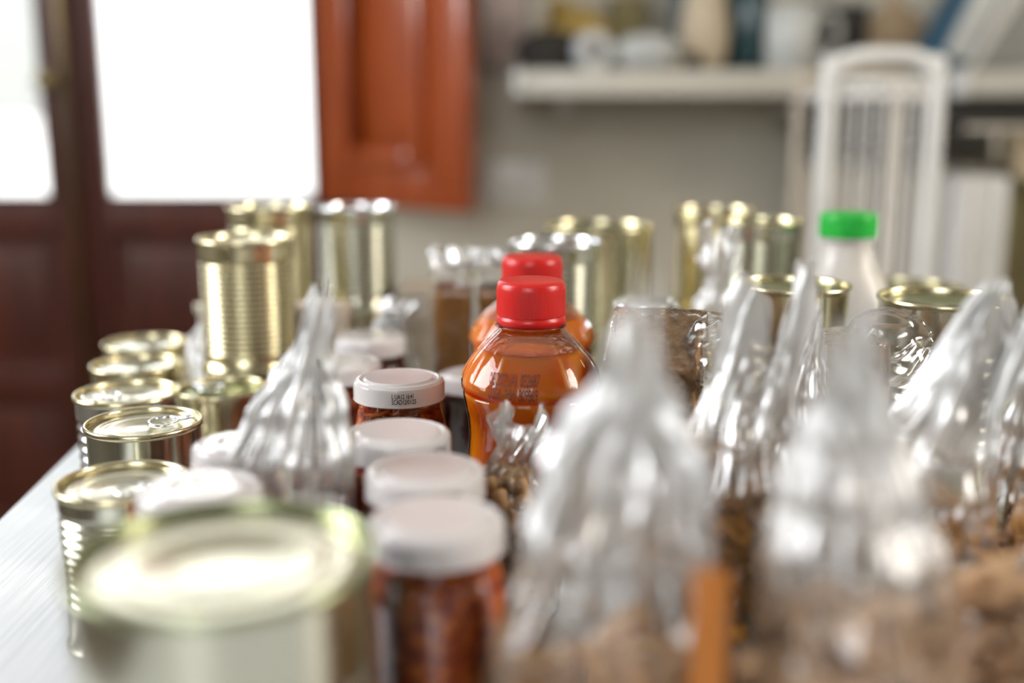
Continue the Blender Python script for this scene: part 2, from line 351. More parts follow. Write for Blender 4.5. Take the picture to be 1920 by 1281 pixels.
for x, y in ((-0.25, -0.28), (0.88, -0.28), (0.88, TY-0.07), (-0.30, TY-0.07)):
    box('leg', x-0.225, x-0.175, y-0.475, y-0.425, 0, T-0.09, M['table'], tb, 0.003)
for a_ in ((-0.40, 0.68, -0.74, -0.72), (-0.44, 0.68, TY-0.53, TY-0.51)): box('apron', *a_, T-0.09, T-0.03, M['table'], tb, 0.002)

# ------------------------------------------------------------------ tins
def can_meshes(R, Hc, ribs, pull, body, lidm, n=72):
    rw = 0.0011; br = R-0.0013
    prof = [(br-0.003, 0.0022), (br-0.001, 0.0), (R, 0.0003), (R+0.0002, 0.0015), (R, 0.0028), (br, 0.0036)]
    if ribs:
        z0, z1 = ribs[0]*Hc, ribs[1]*Hc; k = ribs[2]
        prof.append((br, z0-0.001))
        for i in range(k*6+1):
            prof.append((br-0.0016*(0.5-0.5*cos(2*pi*i/6)), z0+(z1-z0)*i/(k*6)))
        prof.append((br, z1+0.001))
    prof += [(br, Hc-0.0040)]
    body_me = lathe('body', prof, n, close_top=False)
    rim = [(br, Hc-0.0040), (R-0.0002, Hc-0.0034), (R+0.0003, Hc-0.0022), (R+0.0002, Hc-0.0006), (R-0.0005, Hc), (R-0.0013, Hc-0.0003), (R-0.0017, Hc-0.0014), (R-0.0019, Hc-0.0042)]
    rim_me = lathe('rim', rim, n, close_top=False, close_bot=False)
    zl = Hc-0.0045
    p = [(R-0.0019, zl), (R-0.0028, zl-0.0006), (R-0.0038, zl+0.0001)]
    for f in (0.84, 0.62, 0.56, 0.40, 0.34):
        pass
    p += [(R*0.86, zl+0.0001), (R*0.83, zl+0.0009), (R*0.79, zl+0.0009), (R*0.76, zl), (R*0.66, zl), (R*0.63, zl+0.0007), (R*0.59, zl+0.0007),
          (R*0.56, zl), (R*0.42, zl-0.0001), (R*0.39, zl-0.0008), (R*0.02, zl-0.0008)]
    lid_me = lathe('lid', p, n, close_bot=False)
    return body_me, rim_me, lid_me, zl
def pull_tab(parent, R, zl, ang, mat):
    ring = []
    for i in range(20):
        a = 2*pi*i/20
        ring.append((0.010*cos(a)*1.0, 0.0085*sin(a), 0))
    g = bpy.data.objects.new('pull_tab', None)
    pts = [(x, y, 0) for x, y, z in ring]
    me1 = tube('pull_tab', pts, 0.0011, None, closed=True, n=8)
    bm = bmesh.new(); bm.from_mesh(me1)
    box_bm(bm, -0.0035, 0.0035, 0.005, 0.0175, -0.0004, 0.0006, 0.0003)
    gg = bmesh.ops.create_cone(bm, cap_ends=True, segments=16, radius1=0.0025, radius2=0.002, depth=0.0016)
    for v in gg['verts']: v.co += Vector((0, 0.0145, 0.0006))
    me = bpy.data.meshes.new('pull_tab'); bm.to_mesh(me); bm.free()
    o = link('pull_tab', me, mat, parent)
    s = min(1.0, R/0.034)
    o.scale = (s, s, s)
    d = Vector((cos(ang), sin(ang), 0))
    o.location = d*(R*0.34)+Vector((0, 0, zl+0.0022)); o.rotation_euler = (radians(3), 0, ang-pi/2)
def can(u, v, ztop, wpx, label, group=None, ribs=(0.25, 0.8, 12), pull=None, mats=('tin', 'tin', 'tin_lid'), zbase=0.0, Z=None, rz=0.0, cat='tin can'):
    if Z is None: x, y, Z = at(u, v, ztop)
    else:
        p = unproj(u, v, Z); x, y = p.x, p.y; ztop = p.z-T
    R = wpx*Z/F/2
    e = empty('tin_can', (x, y, T+zbase), label, cat, group, rz)
    Hc = ztop-zbase
    b, r, l, zl = can_meshes(R, Hc, ribs, pull, None, None)
    link('body', b, M[mats[0]], e); ro = link('rim', r, M[mats[1]], e); lo = link('lid', l, M[mats[2]], e)
    if pull is not None: pull_tab(e, R, zl, pull, M['tin_silver'])
    # welded seam line down the side
    s = box('seam', R-0.0016, R-0.0009, -0.0006, 0.0006, 0.004, Hc-0.005, M['tin_green'], e, 0)
    s.rotation_euler = (0, 0, -pi/2+rz*0+0.35)
    return e, x, y, R, Hc

can(420, 1033, 0.118, 572, 'large foreground gold tin with ringed pale lid, nearest the camera', ribs=(0.30, 0.72, 9), mats=('tin_pale', 'tin_green', 'tin_lid'), rz=1)
can(229, 899, 0.080, 242, 'ribbed silver tin at the table edge with a wire ring pull on its lid', ribs=(0.30, 0.86, 10), pull=-0.7, mats=('tin_pale', 'tin', 'tin_lid'))
can(269, 788, 0.078, 214, 'short gold tin with deep rim standing third from the bright left table corner', ribs=(0.15, 0.5, 4), pull=-1.5, mats=('tin_pale', 'tin', 'tin_lid'), rz=2)
can(238, 733, 0.072, 192, 'short tin with shiny lid and raised pull tab, behind the deep rimmed gold tin', ribs=(0.25, 0.8, 6), pull=1.6, mats=('tin_silver', 'tin', 'tin_lid'), rz=2)
can(254, 680, 0.070, 164, 'short tin with blank gleaming lid, second from the far end of the left row', ribs=(0.25, 0.8, 6), mats=('tin', 'tin', 'tin_pale'), rz=2)
can(272, 640, 0.070, 154, 'short tin with white gleaming lid at the far end of the left row', ribs=(0.25, 0.8, 6), mats=('tin', 'tin', 'tin_pale'), rz=2)
can(417, 725, 0.060, 169, 'low dark gold tin with ring pull in front of the tall ribbed tin', ribs=None, pull=2.6, mats=('tin', 'tin', 'tin_green'))
e, x, y, R, h = can(461, 444, 0, 183, 'tall closely ribbed gold tin raised on a lower tin at left', ribs=(0.14, 0.84, 17), mats=('tin', 'tin', 'tin'), zbase=0.055, Z=0.853)
def support(x, y, R, top, label, mats=('tin', 'tin', 'tin_lid')):
    e = empty('tin_can', (x, y, T), label, 'tin can')
    b, r, l, zl = can_meshes(R, top, (0.3, 0.7, 3), None, None, None)
    link('body', b, M[mats[0]], e); link('rim', r, M[mats[1]], e); link('lid', l, M[mats[2]], e)
support(x, y, R*1.02, 0.055, 'low tin underneath the tall closely ribbed gold tin')
e, x, y, R, h = can(505, 385, 0, 160, 'tall gold tin on a lower tin, just below the door glass', ribs=(0.2, 0.85, 14), zbase=0.07, Z=0.96)
support(x, y, R*1.02, 0.07, 'low tin carrying the tall gold tin below the door glass')
e, x, y, R, h = can(668, 385, 0, 150, 'tall pale tin on a lower tin, below the open shutter', ribs=(0.2, 0.85, 14), mats=('tin_pale', 'tin_silver', 'tin_silver'), zbase=0.07, Z=1.02)
support(x, y, R*1.02, 0.07, 'low tin carrying the tall pale tin below the shutter')
e, x, y, R, h = can(1040, 450, 0, 175, 'ribbed tin with blue-grey lid directly behind the red-capped bottles', ribs=(0.2, 0.85, 14), mats=('tin_pale', 'tin_silver', 'tin_silver'), zbase=0.05, Z=0.876)
support(x, y, R*1.02, 0.05, 'low tin underneath the ribbed tin behind the red-capped bottles')
can(1122, 420, 0, 208, 'wide smooth gold tin with greenish top behind the bottles', ribs=None, mats=('tin', 'tin', 'tin_green'), Z=1.0)
e, x, y, R, h = can(1341, 390, 0, 155, 'left one of the two tall tins before the grey wall', ribs=(0.2, 0.85, 20), zbase=0.06, Z=1.02)
support(x, y, R*1.02, 0.06, 'low tin under the left one of the two tall tins by the wall', mats=('tin', 'tin', 'tin_green'))
e, x, y, R, h = can(1428, 411, 0, 160, 'right one of the two tall tins before the grey wall, nearer the green cap', ribs=(0.2, 0.85, 20), mats=('tin_pale', 'tin', 'tin_green'), zbase=0.06, Z=0.93)
support(x, y, R*1.02, 0.06, 'low tin under the right one of the two tall tins by the wall')
e, x, y, R, h = can(1487, 530, 0.142, 214, 'polished gold tin with four ribs, stacked in front of the green-capped bottle', ribs=(0.12, 0.52, 3), mats=('tin', 'tin', 'tin_green'), zbase=0.078)
support(x, y, R*1.01, 0.078, 'plain gold tin under the polished ribbed gold tin', mats=('tin', 'tin', 'tin'))
can(1690, 535, 0.100, 222, 'dark-topped wide tin between the green-capped bottle and the right-hand rim tin', ribs=None, mats=('tin', 'tin', 'tin_green'))
can(1769, 555, 0.137, 241, 'tall tin with thin sharp rim and dark ringed lid at the right', ribs=(0.3, 0.8, 8), mats=('tin_pale', 'tin', 'tin_green'))
can(2008, 765, 0.096, 250, 'green-gold tin cut off by the right picture edge', ribs=(0.2, 0.5, 3), mats=('tin_green', 'tin', 'tin_green'))

# ------------------------------------------------------------------ printed codes
def text_mesh(txt, size):
    c = bpy.data.curves.new('t', 'FONT'); c.body = txt; c.size = size; c.space_character = 0.95; c.space_line = 0.82
    c.offset = size*0.012; c.resolution_u = 3
    o = bpy.data.objects.new('t', c); COL.objects.link(o)
    dg = bpy.context.evaluated_depsgraph_get(); me = bpy.data.meshes.new_from_object(o.evaluated_get(dg))
    bpy.data.objects.remove(o); bpy.data.curves.remove(c); return me
def wrap_text(txt, size, rad, ang0, z, parent, mat, xs=1.0, name='printed_code', width=None):
    """bends the text round a body of revolution: rad is a number or a function of height"""
    me = text_mesh(txt, size)
    bm = bmesh.new(); bm.from_mesh(me)
    bmesh.ops.subdivide_edges(bm, edges=[e for e in bm.edges if e.calc_length() > size*0.3], cuts=1)
    xs_ = [v.co.x for v in bm.verts]; cx = (min(xs_)+max(xs_))/2
    if width: xs = width/(max(xs_)-min(xs_))
    for v in bm.verts:
        zz = z+v.co.y; r = rad(zz) if callable(rad) else rad
        a = ang0+(v.co.x-cx)*xs/r
        v.co = Vector(((r+0.00025)*cos(a), (r+0.00025)*sin(a), zz))
    bm.to_mesh(me); bm.free(); me.materials.clear()
    return link(name, me, mat, parent, smooth=False)

# ------------------------------------------------------------------ jars
def jar(u, v, ztop, wpx, label, fill='sauce', lidmat='lid_white', rings=False, code=None, Z=None, group='white-lidded jars', bulge=1.04, dome=False, code_ang=0):
    x, y, Z = at(u, v, ztop); R = wpx*Z/F/2
    e = empty('glass_jar', (x, y, T), label, 'jar', group)
    hl = 0.0125*R/0.0265; zt = ztop; zb = zt-hl
    lid = [(R-0.0008, zb+0.0004), (R, zb), (R+0.0003, zb+0.0006), (R, zb+0.0016), (R, zt-0.0034), (R-0.0004, zt-0.0022), (R-0.0018, zt-0.0009), (R-0.0034, zt-0.0004),
           (R-0.0044, zt-0.0012), (R-0.0056, zt-0.0012)]
    if rings:
        lid += [(R*0.76, zt-0.0012), (R*0.72, zt+0.0002), (R*0.48, zt+0.0002), (R*0.44, zt-0.0011), (R*0.37, zt-0.0011), (R*0.33, zt+0.0003), (R*0.16, zt+0.0003), (R*0.12, zt-0.0006), (R*0.02, zt-0.0006)]
    else:
        lid += [(R-0.0064, zt-0.0003), (R-0.0070, zt+0.0001), (R*0.3, zt+0.0001), (R*0.02, zt+0.0001)]
    lo = link('lid', lathe('lid', lid, 96, close_bot=False, sharp=22), M[lidmat], e)
    rb = R*bulge
    gp = [(rb*0.86, 0.0), (rb*0.97, 0.002), (rb, 0.008), (rb, zb*0.66), (rb*0.995, zb*0.76), (R*0.985, zb*0.86), (R*0.925, zb*0.93), (R*0.91, zb-0.001), (R*0.91, zb+0.003)]
    link('glass_body', lathe('glass_body', gp, 64, close_top=False), M['glass'], e)
    wob = lambda r, z, a: (r, z+(0.0022*noise.noise(Vector((cos(a)*2.2, sin(a)*2.2, u*0.1))) if z > zb*0.8 else 0))
    sp_ = [(rb*0.84, 0.002), (rb*0.945, 0.004), (rb*0.975, 0.009), (rb*0.975, zb*0.66), (rb*0.965, zb*0.76), (R*0.955, zb*0.85), (R*0.90, zb*0.92), (R*0.60, zb*0.935), (R*0.1, zb*0.93)]
    link('filling', lathe('filling', sp_, 64, fn=wob), M[fill], e)
    if code:
        wrap_text(code[0], code[1], R+0.0002, -pi/2+code_ang, zb+hl*code[2], lo, M['ink'], xs=code[3] if len(code) > 3 else 1.0)
    return e
code1 = ('L UA12 16:41\nSCAD12/01/25', 0.0038, 0.46, 0.62)
jar(748, 706, 0.100, 171, 'tomato sauce jar with plain white lid, its black code sharply in focus', code=code1, code_ang=0.20)
jar(745, 806, 0.100, 201, 'white-lidded tomato jar second behind the foreground one, code turned to the right', code=code1, code_ang=0.95)
jar(797, 875, 0.100, 226, 'white-lidded tomato jar directly behind the nearest jar, beside the peanut bag', code=code1, code_ang=0.45)
jar(819, 966, 0.100, 258, 'nearest white-lidded jar of dark red sauce, beside the foreground tin', code=code1, code_ang=-0.5)
jar(450, 826, 0.100, 178, 'white lid with embossed rings, farther one left of the clear bag', rings=True, group='ring-embossed lidded jars', bulge=1.02)
jar(374, 908, 0.100, 232, 'white lid with embossed rings, nearer one beside the ring-pull tin', rings=True, group='ring-embossed lidded jars', bulge=1.02)
jar(692, 628, 0.085, 138, 'farthest white-lidded jar of dark red preserve, before the cream cartons', fill='dark_jam')
jar(645, 676, 0.085, 142, 'white-lidded jar half hidden behind the tip of the left clear bag', fill='sauce')
jar(553, 690, 0.080, 100, 'small white-lidded jar just left of the clear bag tip', fill='sauce')
jar(886, 698, 0.072, 130, 'white-lidded jar of dark preserve tucked behind the front juice bottle', fill='dark_jam')
jar(1210, 562, 0.122, 124, 'silver-lidded amber jar, the farther of the two', fill='honey', lidmat='tin_silver', group='silver-lidded amber jars', bulge=1.0)
jar(1257, 604, 0.116, 124, 'silver-lidded amber jar, the nearer of the two, behind the puffed-grain pack', fill='honey', lidmat='tin_silver', group='silver-lidded amber jars', bulge=1.0)

# ------------------------------------------------------------------ juice bottles
def juice_bottle(x, y, ztop, s, label, code=True):
    e = empty('juice_bottle', (x, y, T), label, 'bottle', 'red-capped juice bottles')
    z = lambda f: ztop-(0.1645-f)*s                    # heights measured on the front bottle
    nr = 0.0163*s; B = 0.0378*s
    key = [(0.026, 0.0), (0.0315, 0.0015), (0.0355, 0.006), (0.0368, 0.016), (0.0368, 0.035), (0.0362, 0.050), (0.0352, 0.062), (0.0344, 0.072), (0.0343, 0.078), (0.0350, 0.086),
           (0.0364, 0.093), (0.0374, 0.0985), (0.0375, 0.1003), (0.0370, 0.1013), (0.0376, 0.1025), (0.0384, 0.1042), (0.0385, 0.1065), (0.0378, 0.1100), (0.0358, 0.1145), (0.0332, 0.1190),
           (0.0300, 0.1235), (0.0262, 0.1280), (0.0224, 0.1320), (0.0190, 0.1352), (0.0168, 0.1374), (0.0162, 0.1390), (0.0162, 0.1400)]
    body_h = z(0.1385)
    prof = []
    for i in range(len(key)-1):
        for k in range(3):
            t = k/3; prof.append(((key[i][0]*(1-t)+key[i+1][0]*t)*s, z(key[i][1]*(1-t)+key[i+1][1]*t)))
    prof.append((key[-1][0]*s, z(key[-1][1])))
    zb = prof[0][1]; prof = [(r, (zz-zb)*(ztop-0)/(ztop-zb) if zb < 0 else zz-zb*(1-zz/ztop)) for r, zz in prof]
    if zb != 0: pass
    def facets(r, zz, a):                              # raised creases running down the shoulder
        f = min(1, max(0, (zz-z(0.108))/(0.006*s)))*min(1, max(0, (z(0.136)-zz)/(0.006*s)))
        c = abs(((a*12/(2*pi)) % 1)-0.5)*2
        return r*(1+f*0.035*max(0, (c-0.88)/0.12)-f*0.006), zz
    shell = lathe('bottle_shell', prof, 192, fn=facets, close_top=False)
    link('bottle_shell', shell, M['bottle'], e)
    zj = z(0.1262)
    jp = [(max(0.001, r-0.0009), zz+0.0008) for r, zz in prof if zz < zj]
    rj = jp[-1][0]; jp += [(rj-0.0006, zj+0.0006), (rj-0.0025, zj+0.0001), (0.001, zj)]
    link('juice', lathe('juice', jp, 96), M['juice'], e)
    # film of foam and droplets on the inside above the juice
    mp = [(r-0.0006, zz) for r, zz in prof if zj+0.0005 < zz < z(0.1365)]
    link('condensation', lathe('condensation', mp, 96, close_top=False, close_bot=False), M['mist'], e)
    # neck ring, cap, tamper band
    link('neck_ring', lathe('neck_ring', [(nr*0.98, z(0.1388)), (nr*1.17, z(0.1392)), (nr*1.20, z(0.1396)), (nr*1.17, z(0.1400)), (nr, z(0.1404))], 64, close_top=False, close_bot=False), M['bottle'], e)
    R = 0.0190*s
    link('tamper_band', lathe('tamper_band', [(R*0.97, z(0.1402)), (R*0.99, z(0.1402)), (R*0.992, z(0.1445)), (R*0.96, z(0.1450)), (R*0.96, z(0.1455))], 96, close_top=False, close_bot=False), M['red'], e)
    def knurl(r, zz, a):
        if z(0.1462) < zz < z(0.1602): return r*(1+0.013*(0.5+0.5*cos(a*96))), zz
        return r, zz
    cp = [(R*0.97, z(0.1453)), (R*0.99, z(0.1455)), (R*0.985, z(0.1460)), (R*0.98, z(0.1463)), (R*0.98, z(0.150)), (R*0.98, z(0.155)), (R*0.98, z(0.1600)), (R*0.985, z(0.1604)), (R*0.97, z(0.1622)),
          (R*0.94, z(0.1635)), (R*0.88, z(0.1642)), (R*0.80, z(0.1645)), (R*0.4, z(0.1645)), (R*0.06, z(0.1645))]
    link('cap', lathe('cap', cp, 384, fn=knurl, close_bot=False), M['red'], e)
    if code:
        def rad(zz):
            for i in range(len(prof)-1):
                if prof[i][1] <= zz <= prof[i+1][1]:
                    t = (zz-prof[i][1])/(prof[i+1][1]-prof[i][1]); return (prof[i][0]*(1-t)+prof[i+1][0]*t)
            return 0.037
        wrap_text('05/2022 (A)  032687\nU056 10:34  B09B69', 0.0088, lambda zz: rad(zz)+0.0009, -pi/2-0.27, z(0.1135), e, M['ink_brown'], width=0.0275)
    return e
bx, by, bz = 0.0100, 0.600, H
p = unproj(996, 524, 0.608)
juice_bottle(p.x, p.y, p.z-T, 1.0, 'front plastic bottle of orange juice with ribbed red cap and printed date code')
p = unproj(998, 479, 0.735)
juice_bottle(p.x, p.y, p.z-T, 1.06, 'orange juice bottle with red cap standing behind the front one', code=False)

# green-capped milk bottle
p = unproj(1592, 398, 0.88); zt = p.z-T; s = 0.88/F
e = empty('milk_bottle', (p.x, p.y, T), 'white plastic bottle with bright green screw cap in front of the rack', 'bottle')
bp = [(0.034, 0.0), (0.038, 0.003), (0.039, 0.01), (0.039, 0.10)]
for r_, dz in ((70, 140), (66, 125), (58, 105), (52, 90), (48, 75), (46, 62), (46, 50), (52, 49), (52, 46), (44, 45)): bp.append((r_*s*1.0 if r_ < 60 else min(0.039, r_*s*1.1), zt-dz*s))
link('body', lathe('body', bp, 64, close_top=False), M['milk'], e)
rc = 52.5*s
gk = lambda r, z, a: ((r*(1+0.012*cos(a*60)), z) if zt-44*s < z < zt-8*s else (r, z))
link('cap', lathe('cap', [(rc*0.97, zt-46*s), (rc, zt-45*s), (rc, zt-38*s), (rc, zt-12*s), (rc, zt-7*s), (rc*0.97, zt-2*s), (rc*0.9, zt), (rc*0.1, zt)], 240, fn=gk), M['green'], e)

# ------------------------------------------------------------------ cling-film bags
def interp(tab, t):
    for i in range(len(tab)-1):
        if tab[i][0] <= t <= tab[i+1][0]:
            k = (t-tab[i][0])/(tab[i+1][0]-tab[i][0]); k = k*k*(3-2*k)
            return [a*(1-k)+b*k for a, b in zip(tab[i], tab[i+1])]
    return list(tab[-1])
DEF = [(0, .86, .86, 0.0), (.04, .97, .97, .01), (.25, 1.0, 1.0, .03), (.42, .90, .86, .07), (.58, .66, .58, .15), (.70, .42, .34, .25), (.80, .24, .20, .38), (.86, .20, .17, .42), (.93, .30, .16, .5), (1.0, .34, .10, .6)]
def film_bag_mesh(a, b, h, prof=DEF, nf=11, seed=0, lean=(0, 0), crump=1.0, nt=84, na=168, jag=0.10, twist=0.6, ears=0.0, big=0.0, g0=0.42, g1=0.78):
    rnd = random.Random(seed); ph = [rnd.uniform(0, 6.28) for _ in range(4)]; off = Vector((rnd.uniform(0, 50), rnd.uniform(0, 50), 0))
    vs = []; fs = []
    for j in range(nt+1):
        t = j/nt; _, fa, fb, pa = interp(prof, t)
        for i in range(na):
            th = 2*pi*i/na
            c, s_ = cos(th), sin(th); e = 0.75 if t < 0.5 else 0.9
            x = a*fa*math.copysign(abs(c)**e, c); y = b*fb*math.copysign(abs(s_)**e, s_)
            q = Vector((c*1.3, s_*1.3, t*2.2))+off
            w1 = nf*th+ph[0]+2.5*noise.noise(q)+twist*t*3
            tri = abs(((w1/(2*pi)) % 1)*2-1)*2-1
            w2 = (nf*2+3)*th+ph[1]+3*noise.noise(q*1.7+Vector((9, 0, 0)))
            tri2 = abs(((w2/(2*pi)) % 1)*2-1)*2-1
            m = 1+pa*(0.75*tri+0.4*tri2)
            x *= m; y *= m
            z = h*t
            P = Vector((x, y, z))
            k = crump*(0.3+1.0*t)*a; Q = Vector((P.x, P.y, P.z*0.32))
            n1 = noise.noise_vector(Q*34+off); n2 = noise.noise_vector(Q*80+off*2)
            rg = 1-2*abs(noise.noise(Q*50+off*3))
            P += Vector((n1.x, n1.y, n1.z*0.5))*0.14*k + Vector((n2.x, n2.y, n2.z))*0.035*k
            P *= 1.0; P.x += c*rg*0.05*k; P.y += s_*rg*0.05*k
            if t > 0.75: P.z += (t-0.75)/0.25*h*jag*noise.noise(Vector((c*1.8, s_*1.8, 3))+off)*2
            if ears: P.z -= max(0, t-0.6)/0.4*h*ears*max(0, 1-1.6*abs(c))
            if big: nb = noise.noise_vector(Q*13+off*4); P.x += nb.x*big*a*min(1, t*3); P.y += nb.y*big*a*min(1, t*3)
            lt = max(0, t-0.35)/0.65
            P.x += lean[0]*lt*lt; P.y += lean[1]*lt*lt
            if P.z < 0.0006: P.z = 0.0006
            vs.append(P)
    for j in range(nt):
        for i in range(na):
            A = j*na+i; B_ = j*na+(i+1) % na; fs.append((A, B_, B_+na, A+na))
    vs.append((0, 0, 0.0006)); c0 = len(vs)-1
    for i in range(na): fs.append((c0, (i+1) % na, i))
    me = mesh('film', vs, fs)
    at_ = me.attributes.new('gather', 'FLOAT', 'POINT')
    for j in range(nt+1):
        t = j/nt; k = min(1, max(0, (t-g0)/(g1-g0))); k = k*k*(3-2*k)
        for i in range(na):
            at_.data[j*na+i].value = min(1, max(0, k+0.35*k*noise.noise(vs[j*na+i]*30)))
    return me
# contents
def macaroni_mesh(L=0.030, R=0.0055, r=0.0040, bend=0.35, n=10, m=5):
    vs = []; fs = []
    for j in range(m+1):
        t = j/m-0.5; ang = t*bend; cxx = L*t; cz = -(1-cos(ang*2))*L*0.5
        for k in range(n):
            a = 2*pi*k/n
            for rr in (R*(1+0.06*(k % 2)), r): vs.append((cxx+sin(ang)*rr*sin(a)*0.3, rr*cos(a), cz+rr*sin(a)))
    def I(j, k, w): return (j*n+(k % n))*2+w
    for j in range(m):
        for k in range(n):
            fs.append((I(j, k, 0), I(j, k+1, 0), I(j+1, k+1, 0), I(j+1, k, 0)))
            fs.append((I(j, k, 1), I(j+1, k, 1), I(j+1, k+1, 1), I(j, k+1, 1)))
    for k in range(n):
        fs.append((I(0, k, 0), I(0, k, 1), I(0, k+1, 1), I(0, k+1, 0)))
        fs.append((I(m, k, 0), I(m, k+1, 0), I(m, k+1, 1), I(m, k, 1)))
    return mesh('macaroni', vs, fs)
def fusilli_mesh(L=0.026, R=0.0042, turns=2.6, m=22):
    vs = []; fs = []
    for j in range(m+1):
        t = j/m; a = turns*2*pi*t; x = (t-0.5)*L
        for k in range(3):
            b = a+2*pi*k/3
            vs.append((x, R*cos(b-0.18), R*sin(b-0.18))); vs.append((x, R*cos(b+0.18), R*sin(b+0.18))); vs.append((x, 0.22*R*cos(b+1.05), 0.22*R*sin(b+1.05)))
    for j in range(m):
        for k in range(9): fs.append((j*9+k, j*9+(k+1) % 9, (j+1)*9+(k+1) % 9, (j+1)*9+k))
    fs.append(tuple(reversed(range(9)))); fs.append(tuple(m*9+k for k in range(9)))
    return mesh('fusilli', vs, fs)
def peanut_mesh():
    prof = [(0.0008, -0.0062), (0.0026, -0.0058), (0.0038, -0.0040), (0.0040, -0.0018), (0.0037, 0.0), (0.0041, 0.0020), (0.0038, 0.0042), (0.0024, 0.0058), (0.0007, 0.0062)]
    return lathe('peanut', prof, 12)
ME = {'macaroni': macaroni_mesh(), 'macaroni_gold': macaroni_mesh(0.028, 0.005, 0.0038, 0.6), 'fusilli': fusilli_mesh(), 'peanut': peanut_mesh(), 'penne': macaroni_mesh(0.034, 0.0048, 0.0037, 0.05)}
def fill(parent, kind, name, mat, a, b, h, n, size, seed, sc_=1.0):
    rnd = random.Random(seed); pts = []; tries = 0
    me = ME[kind]
    while len(pts) < n and tries < n*60:
        tries += 1
        z = rnd.uniform(0.006, h); k = min(1, (h*1.25-z)/(h*0.45))*0.92; th = rnd.uniform(0, 2*pi); rr = sqrt(rnd.uniform(0.25, 1.0))
        P = Vector((a*k*rr*cos(th), b*k*rr*sin(th), z))
        if all((P-q).length > size for q in pts): pts.append(P)
    for P in pts:
        o = link(name, me, mat, parent, P, (rnd.uniform(-0.7, 0.7), rnd.uniform(-0.9, 0.9), rnd.uniform(0, 6.28)))
        o.scale = (sc_*rnd.uniform(0.9, 1.08),)*3
def bag(x, y, a, b, h, label, content=None, mat='film', group=None, rz=0, **kw):
    e = empty('clear_bag', (x, y, T), label, 'bag', group, rz)
    link('film', film_bag_mesh(a, b, h, **kw), M[mat], e)
    if content:
        kind, name, cm, ch, n, size, scl = content
        fill(e, kind, name, M[cm], a*0.80, b*0.80, ch, n, size, kw.get('seed', 0)+5, scl)
    return e
G = 'clear bags of dry pasta'
PEAK = [(0, .86, .86, 0.0), (.04, .97, .97, .01), (.30, 1.0, 1.0, .02), (.50, .96, .92, .05), (.62, .84, .74, .10), (.74, .62, .48, .18), (.83, .38, .28, .28), (.90, .19, .14, .36), (.96, .15, .10, .4), (1.0, .07, .05, .4)]
WIDE = [(0, .90, .86, 0.0), (.04, 1.0, .97, .01), (.30, .98, 1.0, .02), (.48, .80, .90, .06), (.62, .62, .70, .14), (.74, .46, .44, .24), (.83, .29, .28, .34), (.90, .15, .14, .38), (.96, .10, .10, .4), (1.0, .05, .05, .4)]
EARS = [(0, .86, .86, 0.0), (.04, .97, .97, .01), (.30, 1.0, 1.0, .02), (.50, .88, .84, .06), (.64, .66, .56, .12), (.76, .50, .34, .20), (.86, .46, .22, .30), (.94, .44, .14, .36), (1.0, .36, .06, .4)]
e = bag(0.031, 0.335, 0.042, 0.034, 0.186, 'nearest big clear pasta bag with narrow white tip, beside the nearest red jar', ('macaroni_gold', 'pasta_piece', 'pasta_gold', 0.078, 90, 0.011, 1.0), group=G, seed=3, lean=(0.006, 0.0), prof=WIDE, mat='film_white', big=0.22)
box('label_strip', 0.022, 0.033, -0.027, -0.0262, 0.045, 0.118, M['orange_label'], e, 0.0002)
bag(0.108, 0.322, 0.031, 0.034, 0.184, 'clear bag of fat pale pasta tubes in the lower middle of the right side', ('macaroni', 'pasta_piece', 'pasta_pale', 0.096, 90, 0.011, 1.0), group=G, seed=11, lean=(-0.012, 0.0), prof=PEAK, mat='film_white', big=0.25, g0=0.52, g1=0.82)
bag(0.180, 0.350, 0.033, 0.032, 0.150, 'clear bag of pale brown pasta tubes at the lower right corner', ('penne', 'pasta_piece', 'pasta_pale', 0.098, 90, 0.011, 1.0), group=G, seed=21, lean=(0.016, 0.0), big=0.2, g0=0.62, g1=0.85)
bag(0.098, 0.480, 0.034, 0.032, 0.172, 'clear bag of brown spiral pasta with two thin tips, behind the nearest bags', ('fusilli', 'pasta_piece', 'pasta_gold', 0.096, 110, 0.0085, 1.0), group=G, seed=31, lean=(0.016, 0.0), prof=EARS, ears=0.16, mat='film_white')
bag(0.172, 0.452, 0.034, 0.032, 0.174, 'clear bag of brown spiral pasta whose white top leans right towards the rim tin', ('fusilli', 'pasta_piece', 'pasta_gold', 0.092, 110, 0.0085, 1.0), group=G, seed=41, lean=(0.036, 0.0), prof=EARS, ears=0.20, mat='film_white')
bag(0.142, 0.545, 0.026, 0.022, 0.150, 'narrow clear bag with a pointed tip between the two puffed-grain packs', ('fusilli', 'pasta_piece', 'pasta', 0.06, 40, 0.0085, 0.9), group=G, seed=51, lean=(0.012, 0.0), prof=PEAK)
bag(0.252, 0.500, 0.030, 0.026, 0.150, 'clear bag of brown pasta at the right edge, in front of the tall rim tin', ('fusilli', 'pasta_piece', 'pasta', 0.06, 60, 0.0085, 0.9), group=G, seed=61, lean=(-0.020, 0.0))
bag(-0.005, 0.528, 0.027, 0.022, 0.100, 'small clear bag of roasted peanuts in front of the juice bottle', ('peanut', 'peanut', 'nut', 0.072, 150, 0.0068, 1.0), seed=71, lean=(0.010, 0.0), mat='film', crump=2.4, nf=9, g0=0.78, g1=1.0)
LEFT = [(0, .86, .86, 0.0), (.04, .97, .97, .02), (.25, 1.0, 1.0, .05), (.45, .92, .90, .08), (.61, .90, .86, .14), (.74, .66, .56, .22), (.84, .34, .26, .36), (.90, .15, .13, .42), (.96, .14, .10, .5), (1.0, .08, .05, .6)]
